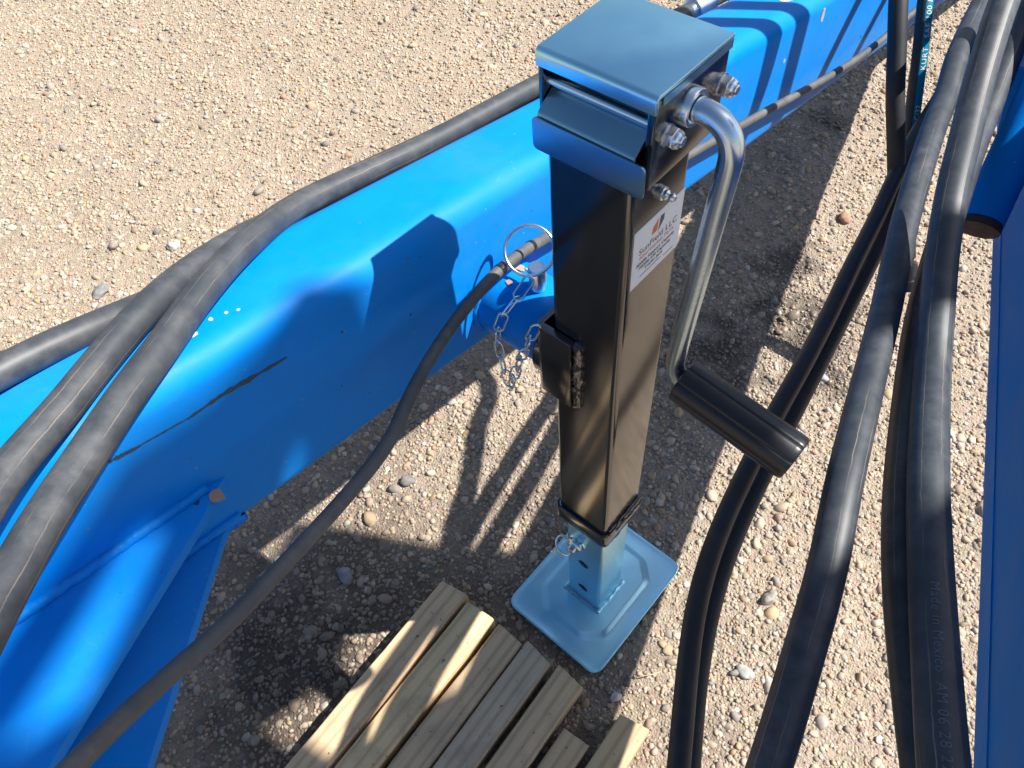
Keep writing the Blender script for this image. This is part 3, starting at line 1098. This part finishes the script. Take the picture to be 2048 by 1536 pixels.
def hexnut(c, across, parent):
    r = across / math.sqrt(3)
    mm = MB()
    ring = lambda h, k: [(c[0] + h, c[1] + r * k * math.cos(math.pi / 3 * i + 0.3), c[2] + r * k * math.sin(math.pi / 3 * i + 0.3)) for i in range(6)]
    mm.loft([ring(0.0012, 1), ring(0.0070, 1), ring(0.0078, 0.93)])
    nut = mm.build('nut', STEEL, parent, 20, 0.0004)
    MB().lathe([(r * 1.05, 0.0), (r * 1.05, 0.0012)], c, (1, 0, 0), 28).build('washer', STEEL, parent, 30)
    MB().lathe([(r * 0.84, 0.0078), (r * 0.80, 0.0096), (r * 0.62, 0.0108), (r * 0.50, 0.0106), (r * 0.50, 0.0122), (r * 0.40, 0.0128)], c, (1, 0, 0), 28).build('bolt_end', STEEL, parent, 30)


hexnut((0.0495, -0.0205, 0.9465), 0.0128, jack)
hexnut((0.0495, 0.0410, 0.9490), 0.0128, jack)
# grease nipple
MB().lathe([(0.0052, 0.0), (0.0055, 0.003), (0.0040, 0.0036), (0.0040, 0.0055), (0.0030, 0.0062), (0.0022, 0.0074), (0.0033, 0.0092), (0.0034, 0.0105), (0.0020, 0.0125)], (HS, 0.000, 0.8800), (1, 0, 0), 20).build('grease_nipple', STEEL, jack, 40)

# crank: shaft, arm, grip
MB().lathe([(0.0128, 0.0), (0.0128, 0.0065), (0.0122, 0.0075), (0.0098, 0.0075), (0.0098, 0.004)], (0.0495, 0.0, 0.957), (1, 0, 0), 32).build('bushing', STEEL, jack, 35)
CR = 0.0083
cp = [(0.040, 0, 0.957), (0.052, 0, 0.957), (0.064, 0, 0.9570), (0.0745, 0, 0.9545), (0.0820, 0, 0.9480), (0.0855, 0, 0.938), (0.0858, 0, 0.925), (0.083, 0, 0.88), (0.0795, 0, 0.82), (0.076, 0, 0.76), (0.0735, 0, 0.715), (0.0735, 0, 0.701), (0.0765, 0, 0.690), (0.0835, 0, 0.6835), (0.094, 0, 0.681), (0.11, 0, 0.6795), (0.13, 0, 0.677)]
tube_mesh('crank_arm', catmull(cp, 0.002), CR, CHROME, jack, 28)
g0, g1 = Vector((0.0830, 0, 0.6845)), Vector((0.2010, 0, 0.6690))
gd = (g1 - g0).normalized()
gu = Vector((0, 1, 0))
gw = gd.cross(gu)
m = MB()
rings = []
NS = 96
for h, k in ((0.0, 0.90), (0.0012, 0.985), (0.004, 1.0), (0.06, 1.0), (0.112, 1.015), (0.1165, 1.0), (0.1185, 0.93), (0.1187, 0.70), (0.110, 0.66)):
    r_ = []
    for i in range(NS):
        a = 2 * math.pi * i / NS
        fl = 1.0 - 0.055 * max(0.0, math.cos(a * 8)) ** 10
        rr = 0.0215 * k * fl
        r_.append(g0 + gd * h + gu * (rr * math.cos(a)) + gw * (rr * math.sin(a)))
    rings.append(r_)
m.loft(rings)
m.build('grip', PLAST, jack, 40)

# mount bracket wrapped round the rear corner
sec = []
for (cx_, cy_, a0) in ((-0.046, -0.0395, 180),):
    arc = [(cx_ + 0.007 * math.cos(math.radians(270 - 15 * k)), cy_ + 0.007 * math.sin(math.radians(270 - 15 * k))) for k in range(7)]
outer_b = [(-0.0100, -0.0465)] + arc + [(-0.053, 0.046)]
inner_b = [(-0.0470, 0.046), (-0.0470, -0.0392), (-0.0440, -0.0388), (-0.0100, -0.0388)]
m = MB()
cs = outer_b + inner_b
m.loft([[(x, y, z) for x, y in cs] for z in (0.604, 0.706)])
m.build('mount_bracket', BLACKP, jack, 40, 0.001)
weld_line('weld_bead', [(-0.0065, -0.0400, z) for z in np.linspace(0.606, 0.704, 16)], 0.0046, BLACKP, jack, 0.55, 230)
m = MB().lathe([(0.0455, 0.0), (0.0470, 0.001), (0.0470, 0.011), (0.0455, 0.012), (0.0425, 0.012), (0.0425, 0.0)], (-0.0475, 0, SZ), (-1, 0, 0), 44)
m.build('mount_ring', BLACKP, jack, 35)

# label sticker with its print
SX = HS + 0.00035
y0_, y1_, z0_, z1_ = -0.0300, 0.0345, 0.799, 0.861
m = MB().box((HS - 0.0002, y0_, z0_), (SX, y1_, z1_))
stick = m.build('sticker', PAPER, jack, 0)
stick['label'] = 'white paper label with orange and grey logo and black print'


def on_sticker(body, size, y, z, mat, name='label_print', sp=1.0, bold=0.0, width=None):
    v, f = text_mesh(body, size, sp, bold)
    xs = [p[0] for p in v]
    k = (width / (max(xs) - min(xs))) if width else 1.0
    MB().add([(SX + 0.00012, y + (p[0] - min(xs)) * k, z + p[1]) for p in v], f).build(name, mat, stick, 0)


on_sticker('SunField LLC', 0.0088, y0_ + 0.008, z0_ + 0.0335, INK, width=0.050)
on_sticker('Aftermarket Parts', 0.0062, y0_ + 0.0085, z0_ + 0.0275, INKR, width=0.046)
on_sticker('8000lb Support Capacity', 0.0048, y0_ + 0.006, z0_ + 0.0215, INK, bold=0.00008, width=0.051)
on_sticker('7000lb Lift Capacity', 0.0048, y0_ + 0.0095, z0_ + 0.0163, INK, bold=0.00008, width=0.043)
on_sticker('Trailer Jack', 0.0048, y0_ + 0.0175, z0_ + 0.0112, INK, bold=0.00008, width=0.025)
MB().box((SX, y0_ + 0.012, z0_ + 0.0072), (SX + 0.00012, y0_ + 0.040, z0_ + 0.0080)).build('label_print', INK2, stick, 0)
MB().box((SX, y0_ + 0.044, z0_ + 0.0052), (SX + 0.00012, y0_ + 0.058, z0_ + 0.0058)).build('label_print', INK2, stick, 0)
lz, ly = z0_ + 0.0435, y0_ + 0.0235
for pts_, mt in (([(0, 0), (0.0065, 0), (0.0078, 0.0125), (0.0065, 0.0115), (0.0008, 0.0065)], INKR),
                 ([(0.0080, -0.002), (0.0150, 0.0062), (0.0152, 0.0120), (0.0100, 0.0125)], INK2)):
    MB().add([(SX + 0.00012, ly + a, lz + b) for a, b in pts_], [tuple(range(len(pts_)))]).build('label_logo', mt, stick, 0)

# ------------------------------------------------------------------ hitch pin with ring, and its chain
pin = thing('hitch_pin', 'zinc pin standing in the blue stub pipe with a big wire ring', 'pin')
PX = -0.090
MB().lathe([(0.0078, -0.06), (0.0078, 0.0), (0.0090, 0.0005), (0.0090, 0.026), (0.0080, 0.0275), (0.0, 0.0275)], (PX, 0.002, 0.692), (0, 0, 1), 32, False).build('pin_body', STEEL, pin, 35)
rc = Vector((-0.099, 0.003, 0.735))
rn = Vector((0.42, -0.45, 0.78)).normalized()
MB().torus(rc, rn, 0.0240, 0.0018, 64, 10).build('ring', CHROME, pin, 60)

chain = thing('safety_chain', 'thin zinc chain looping from the pin ring down to the jack', 'chain')
cpts = catmull([(-0.082, -0.017, 0.724), (-0.086, -0.034, 0.708), (-0.093, -0.047, 0.690), (-0.099, -0.052, 0.664), (-0.101, -0.052, 0.640), (-0.097, -0.052, 0.610), (-0.0925, -0.052, 0.582), (-0.088, -0.052, 0.579), (-0.080, -0.052, 0.612), (-0.069, -0.052, 0.645), (-0.056, -0.051, 0.685), (-0.047, -0.047, 0.712), (-0.044, -0.043, 0.726)], 0.001)
acc, marks = 0.0, [0]
for i in range(1, len(cpts)):
    acc += (cpts[i] - cpts[i - 1]).length
    if acc >= 0.0226:
        marks.append(i)
        acc = 0.0
for k in range(len(marks) - 1):
    a, b = cpts[marks[k]], cpts[marks[k + 1]]
    t = (b - a).normalized()
    side = t.cross(Vector((0.55, -0.75, 0.35))).normalized()
    out_ = t.cross(side).normalized()
    ang = (0.35 if k % 2 else 1.75) + 0.25 * math.sin(k * 2.1)
    nrm = side * math.cos(ang) + out_ * math.sin(ang)
    MB().torus((a + b) / 2, nrm, 0.0050, 0.00115, 32, 8, (t, 0.0084)).build('chain_link', CHROME, chain, 60)

# ------------------------------------------------------------------ timbers on the ground
WOOD = [((0.74, 0.54, 0.33), (0.52, 0.35, 0.20)), ((0.78, 0.59, 0.34), (0.57, 0.39, 0.21)), ((0.66, 0.49, 0.31), (0.45, 0.32, 0.19)),
        ((0.58, 0.47, 0.335), (0.40, 0.31, 0.21)), ((0.66, 0.49, 0.30), (0.46, 0.33, 0.19)), ((0.62, 0.46, 0.275), (0.43, 0.305, 0.175)), ((0.64, 0.47, 0.275), (0.43, 0.295, 0.165))]
boards = [(-0.193, -0.141, -0.162, 0.040, 'leftmost timber, pale with sun patches along its length'),
          (-0.136, -0.083, -0.161, 0.040, 'second timber from the left with bright sun on its end'),
          (-0.073, -0.022, -0.158, 0.036, 'third timber from the left with a reddish left side'),
          (-0.019, 0.032, -0.151, 0.038, 'grey weathered fourth timber with peeling torn grain'),
          (0.041, 0.0905, -0.146, 0.036, 'brown timber ending nearest the foot plate corner'),
          (0.104, 0.148, -0.207, 0.034, 'short set back timber between the two right timbers'),
          (0.157, 0.204, -0.136, 0.037, 'rightmost timber lying apart on the sunlit gravel')]
for i, (x0, x1, ye, h, lab) in enumerate(boards):
    a, b = WOOD[i]
    hw = (x1 - x0) / 2
    L = 0.70
    bm = bmesh.new()
    nseg = 44
    secp = rrect(-hw, hw, 0.0, h, 0.0035, 3)
    rows = []
    for k in range(nseg + 1):
        y = -L * (k / nseg) ** 1.15
        row = []
        for (px, pz) in secp:
            w1 = 0.0011 * noise.noise(Vector((px * 60, y * 16, i * 7.0))) + 0.0005 * noise.noise(Vector((px * 200, y * 60, i)))
            edge = 0.0016 * max(0, noise.noise(Vector((px * 40, y * 25, i * 3 + 5)))) if pz > h * 0.5 else 0
            tilt = 0.0035 * math.sin(px * 70 + i) if k == 0 else 0
            row.append(bm.verts.new((px + w1, y + tilt, pz - edge + w1)))
        rows.append(row)
    n = len(secp)
    for k in range(nseg):
        for j in range(n):
            bm.faces.new((rows[k][j], rows[k][(j + 1) % n], rows[k + 1][(j + 1) % n], rows[k + 1][j]))
    bm.faces.new(rows[0][::-1])
    bm.faces.new(rows[-1])
    bmesh.ops.recalc_face_normals(bm, faces=bm.faces)
    me = bpy.data.meshes.new('timber')
    bm.to_mesh(me)
    bm.free()
    me.shade_smooth()
    me.set_sharp_from_angle(angle=math.radians(32))
    me.materials.append(mat_wood('timber_%d' % i, a, b, i + 1))
    o = bpy.data.objects.new('timber', me)
    COL.objects.link(o)
    o.location = ((x0 + x1) / 2, ye, 0.004 - 0.001 * (i % 3))
    o.rotation_euler = (math.radians(0.4 * math.sin(i * 2.0)), math.radians(1.2 * math.sin(i * 1.7)), math.radians(3.2 + 0.5 * math.sin(i * 3.1)))
    tag(o, lab, 'timber', 'timbers laid side by side')

# ------------------------------------------------------------------ dry straws
STRAW = mat_plain('dry_straw', (0.55, 0.44, 0.24), 0.6)
for (a_, b_, lab) in (((-1.05, 0.88, 0.008), (-0.98, 0.94, 0.012), 'dry straw lying on the gravel above the far hose'),
                      ((-0.215, -0.215, 0.008), (-0.178, -0.185, 0.016), 'thin dry straw beside the end of the leftmost timber'),
                      ((0.135, -0.075, 0.008), (0.165, -0.045, 0.011), 'thin dry straw right of the foot plate front corner')):
    a_, b_ = Vector(a_), Vector(b_)
    mid = (a_ + b_) / 2 + Vector((0.004, -0.004, 0.006))
    o = tube_mesh('straw', catmull([a_, mid, b_], 0.004), 0.0008, STRAW, None, 6)
    tag(o, lab, 'straw', 'dry straws on the ground')

# ------------------------------------------------------------------ hoses
HOSES = {
    'P': (0.0118, [(-0.29, 0.967, 0.569), (-0.28, 0.734, 0.628), (-0.272, 0.549, 0.666), (-0.268, 0.376, 0.703), (-0.262, 0.212, 0.737), (-0.258, 0.044, 0.766), (-0.254, -0.059, 0.79), (-0.245, -0.139, 0.812), (-0.214, -0.208, 0.837), (-0.184, -0.263, 0.851), (-0.153, -0.31, 0.862), (-0.125, -0.354, 0.872), (-0.099, -0.391, 0.88), (-0.074, -0.424, 0.889), (-0.049, -0.451, 0.898), (-0.02, -0.48, 0.908), (0.027, -0.526, 0.921)]),
    'Q': (0.0116, [(-0.295, 0.591, 0.63), (-0.292, 0.411, 0.669), (-0.288, 0.241, 0.702), (-0.284, 0.063, 0.733), (-0.28, -0.045, 0.758), (-0.268, -0.13, 0.787), (-0.252, -0.199, 0.813), (-0.224, -0.254, 0.839), (-0.204, -0.295, 0.852), (-0.183, -0.333, 0.86), (-0.167, -0.361, 0.865), (-0.152, -0.384, 0.87), (-0.135, -0.414, 0.877), (-0.12, -0.435, 0.883), (-0.099, -0.459, 0.889), (-0.051, -0.508, 0.903)]),
    'R': (0.0114, [(-0.33, 0.287, 0.635), (-0.33, 0.095, 0.665), (-0.32, -0.027, 0.702), (-0.3, -0.122, 0.741), (-0.276, -0.198, 0.776), (-0.248, -0.26, 0.809), (-0.231, -0.293, 0.831), (-0.221, -0.325, 0.848), (-0.217, -0.361, 0.861), (-0.214, -0.396, 0.87), (-0.208, -0.427, 0.879), (-0.185, -0.512, 0.899)]),
    'G': (0.0059, [(-0.12, 1.505, 0.417), (-0.12, 1.093, 0.464), (-0.12, 0.916, 0.481), (-0.121, 0.751, 0.514), (-0.122, 0.518, 0.577), (-0.124, 0.354, 0.619), (-0.126, 0.199, 0.656), (-0.126, 0.081, 0.686), (-0.12, 0.019, 0.71), (-0.112, -0.037, 0.724), (-0.106, -0.089, 0.721), (-0.091, -0.136, 0.727), (-0.069, -0.187, 0.735), (-0.045, -0.23, 0.744), (-0.031, -0.272, 0.754), (-0.021, -0.317, 0.763), (-0.007, -0.366, 0.781), (0.003, -0.403, 0.795), (0.015, -0.44, 0.82), (0.035, -0.47, 0.857), (0.053, -0.489, 0.887), (0.07, -0.523, 0.911)]),
    'H2': (0.0150, [(-0.005, 1.029, 0.619), (0.02, 0.887, 0.611), (0.033, 0.813, 0.618), (0.054, 0.706, 0.629), (0.077, 0.622, 0.626), (0.097, 0.528, 0.632), (0.139, 0.363, 0.641), (0.182, 0.221, 0.648), (0.209, 0.123, 0.66), (0.242, 0.0, 0.682), (0.269, -0.08, 0.679), (0.289, -0.152, 0.671), (0.308, -0.219, 0.653), (0.326, -0.29, 0.622)]),
    'H3': (0.0155, [(0.075, 0.735, 1.5), (0.064, 0.742, 1.25), (0.06, 0.745, 1.05), (0.062, 0.738, 0.92), (0.070, 0.700, 0.845), (0.084, 0.649, 0.806), (0.1, 0.57, 0.784), (0.116, 0.513, 0.761), (0.133, 0.46, 0.739), (0.153, 0.398, 0.724), (0.171, 0.342, 0.712), (0.197, 0.277, 0.692), (0.226, 0.209, 0.681), (0.253, 0.146, 0.673), (0.292, 0.032, 0.696), (0.326, -0.045, 0.703), (0.356, -0.107, 0.707), (0.384, -0.165, 0.713), (0.415, -0.215, 0.71)]),
    'H4': (0.0155, [(0.08, 0.835, 1.5), (0.076, 0.84, 1.2), (0.077, 0.842, 0.98), (0.08, 0.84, 0.84), (0.088, 0.812, 0.735), (0.104, 0.742, 0.669), (0.127, 0.63, 0.641), (0.146, 0.531, 0.632), (0.17, 0.423, 0.629), (0.192, 0.326, 0.633), (0.213, 0.246, 0.632), (0.239, 0.164, 0.64), (0.279, 0.044, 0.66), (0.314, -0.035, 0.665), (0.35, -0.098, 0.665), (0.385, -0.156, 0.668), (0.422, -0.207, 0.661)]),
    'H1a': (0.0125, [(-0.025, 1.272, 0.55), (-0.012, 1.131, 0.5), (0.004, 1.024, 0.465), (0.014, 0.92, 0.434), (0.023, 0.82, 0.419), (0.037, 0.729, 0.404), (0.056, 0.626, 0.394), (0.073, 0.521, 0.396), (0.093, 0.41, 0.393), (0.109, 0.306, 0.397), (0.121, 0.21, 0.393), (0.135, 0.125, 0.381), (0.146, 0.064, 0.371), (0.163, -0.001, 0.368), (0.185, -0.06, 0.365), (0.213, -0.116, 0.36), (0.241, -0.167, 0.358), (0.27, -0.217, 0.344), (0.312, -0.285, 0.314)]),
    'H1b': (0.0125, [(-0.004, 1.332, 0.532), (-0.001, 1.18, 0.481), (0.015, 1.071, 0.446), (0.025, 0.965, 0.414), (0.036, 0.861, 0.395), (0.05, 0.767, 0.379), (0.07, 0.663, 0.368), (0.087, 0.562, 0.36), (0.104, 0.45, 0.358), (0.12, 0.344, 0.36), (0.134, 0.246, 0.355), (0.148, 0.157, 0.342), (0.159, 0.094, 0.33), (0.175, 0.026, 0.326), (0.196, -0.037, 0.321), (0.221, -0.095, 0.317), (0.249, -0.149, 0.313), (0.28, -0.201, 0.297), (0.323, -0.273, 0.265)]),
    'H6': (0.0140, [(-0.121, 0.89, 0.673), (-0.085, 0.837, 0.617), (-0.05, 0.802, 0.558), (-0.019, 0.773, 0.503), (0.017, 0.754, 0.433), (0.049, 0.739, 0.366), (0.060, 0.733, 0.340)]),
    'H7': (0.0125, [(-0.122, 1.034, 0.633), (-0.075, 0.956, 0.559), (-0.045, 0.92, 0.502), (-0.018, 0.892, 0.437), (0.005, 0.865, 0.388), (0.027, 0.84, 0.34), (0.064, 0.806, 0.281), (0.094, 0.782, 0.237)]),
}
HINFO = {
    'P': ('hydraulic_hose', RUB1, 'thick dusty hose lying nearest across the blue beam at left'),
    'Q': ('hydraulic_hose', RUB1, 'thick dusty hose, middle of the three left hoses'),
    'R': ('hydraulic_hose', RUB1, 'thick dusty hose, lowest and leftmost, crossing behind the other two left hoses'),
    'G': ('control_cable', RUBG, 'thin grey cable running along the beam side and down in front of it'),
    'H2': ('hydraulic_hose', RUB2, 'grey black hose with cracked cover right of the crank grip, sweeping to the bottom edge'),
    'H3': ('hydraulic_hose', RUB2, 'thick grey hose at right embossed with raised lettering'),
    'H4': ('hydraulic_hose', RUB2, 'thick grey hose behind and left of the embossed hose'),
    'H1a': ('hydraulic_hose', RUB3, 'left one of the slim dark hose pair passing behind the crank grip'),
    'H1b': ('hydraulic_hose', RUB3, 'right one of the slim dark hose pair passing behind the crank grip'),
    'H6': ('hydraulic_hose', RUB3, 'plain black hose hanging down at upper right with a gold ferrule'),
    'H7': ('hydraulic_hose', RUB3, 'black hose at upper right with a teal printed stripe'),
}
LINE = {}
for k, (r, pts_) in HOSES.items():
    nm, mt, lab = HINFO[k]
    P = catmull(pts_, 0.006)
    LINE[k] = P
    root = thing(nm, lab, 'cable' if k == 'G' else 'hose', None if k == 'G' else 'hydraulic hoses')
    tube_mesh('hose_cover' if k != 'G' else 'cable_cover', P, r, mt, root, 24 if r > 0.01 else 16)
    HINFO[k] = (nm, mt, lab, root)


def at_s(P, s):
    acc = 0.0
    for i in range(1, len(P)):
        d = (P[i] - P[i - 1]).length
        if acc + d >= s or i == len(P) - 1:
            t = (s - acc) / d
            c = P[i - 1].lerp(P[i], t)
            a, b = P[max(0, i - 3)], P[min(len(P) - 1, i + 2)]
            return c, (b - a).normalized()
        acc += d


def s_near(P, q):
    q = Vector(q)
    acc, best, bs = 0.0, 1e9, 0.0
    for i in range(len(P)):
        if i:
            acc += (P[i] - P[i - 1]).length
        d = (P[i] - q).length
        if d < best:
            best, bs = d, acc
    return bs


def wrap_on_hose(key, vs2, fs_, s0, sign, face, lift, mat, name):
    r = HOSES[key][0]
    P = LINE[key]
    out = []
    for tx, ty in vs2:
        c, T = at_s(P, s0 + sign * tx)
        rd = T * sign
        n = Vector(face)
        n = (n - T * n.dot(T)).normalized()
        u = n.cross(rd)
        th_ = ty / r
        out.append(c + (n * math.cos(th_) + u * math.sin(th_)) * (r + lift))
    return MB().add(out, fs_).build(name, mat, HINFO[key][3], 60)


TOCAM = (0.35, -0.66, 0.66)


def hose_text(key, body, size, q, sign, face, mat, name='printed_text', dy=-0.35, lift=0.0004):
    v, f = text_mesh(body, size, 1.12, 0.0, True)
    wrap_on_hose(key, [(p[0], p[1] + dy * size) for p in v], f, s_near(LINE[key], q), sign, face, lift, mat, name)


# teal printed stripe on the hanging hose
sA, sB = s_near(LINE['H7'], (-0.10, 0.995, 0.60)), s_near(LINE['H7'], (0.000, 0.871, 0.399))
N_ = 60
vs2, fs2 = [], []
for i in range(N_ + 1):
    for j in range(7):
        w0, w1 = -0.0075, 0.0062
        vs2.append(((sB - sA) * i / N_, w0 + (w1 - w0) * j / 6))
for i in range(N_):
    for j in range(6):
        fs2.append((i * 7 + j, i * 7 + j + 1, (i + 1) * 7 + j + 1, (i + 1) * 7 + j))
F7 = (0.62, -0.45, 0.60)
wrap_on_hose('H7', vs2, fs2, sB, -1, F7, 0.0002, TEAL, 'printed_stripe')
hose_text('H7', 'KURT   SAE 100 R2S /-2SN', 0.0125, (-0.033, 0.907, 0.472), -1, F7, PRINTW)
hose_text('H7', 'C/32', 0.0115, (-0.003, 0.874, 0.406), -1, F7, PRINTW)
hose_text('H7', '1/4 2G-IC 1', 0.011, (0.024, 0.843, 0.345), -1, F7, EMBOSS)
hose_text('H3', 'Made in Mexico  AM 06 28 22', 0.0091, (0.331, -0.054, 0.704), 1, (-0.10, -0.25, 0.95), EMBOSS, 'embossed_text', -0.35, 0.0003)

# fittings on the hanging hose ends
p0, t0 = LINE['H6'][-1], (LINE['H6'][-1] - LINE['H6'][-4]).normalized()
MB().lathe([(0.0150, -0.012), (0.0162, -0.010), (0.0162, 0.030), (0.0150, 0.033), (0.0118, 0.036), (0.0118, 0.048), (0.0145, 0.050), (0.0145, 0.068), (0.0125, 0.071), (0.0100, 0.072), (0.0100, 0.090), (0.0125, 0.092), (0.0125, 0.112), (0.0, 0.113)], p0, t0, 28, False).build('ferrule', FERRULE, HINFO['H6'][3], 30)
p0, t0 = LINE['H7'][-1], (LINE['H7'][-1] - LINE['H7'][-4]).normalized()
MB().lathe([(0.0130, -0.010), (0.0145, -0.008), (0.0145, 0.018), (0.0110, 0.021), (0.0110, 0.028), (0.0165, 0.030), (0.0165, 0.052), (0.0150, 0.054), (0.0150, 0.058), (0.0165, 0.060), (0.0165, 0.078), (0.0, 0.079)], p0, t0, 28, False).build('coupler', COUPLER, HINFO['H7'][3], 30)
# crimp ferrule on the far end of the top left hose
pf = s_near(LINE['P'], (-0.286, 0.60, 0.647))
c, T = at_s(LINE['P'], pf)
MB().lathe([(0.0152, -0.002), (0.0172, 0.0), (0.0172, 0.045), (0.0160, 0.050), (0.0120, 0.052), (0.0120, 0.062)], c, T, 28).build('ferrule', STEEL, HINFO['P'][3], 30)
c, T = at_s(LINE['P'], pf - 0.09)
MB().lathe([(0.0150, -0.006), (0.0165, -0.004), (0.0165, 0.012), (0.0150, 0.014)], c, T, 28).build('hose_clamp', FERRULE, HINFO['P'][3], 30)
# dark bands on the cable near the jack
for q in ((-0.121, 0.028, 0.707), (-0.114, -0.022, 0.722)):
    c, T = at_s(LINE['G'], s_near(LINE['G'], q))
    MB().lathe([(0.0059, -0.0025), (0.0065, -0.002), (0.0065, 0.002), (0.0059, 0.0025)], c, T, 20).build('cable_band', PLAST, HINFO['G'][3], 30)
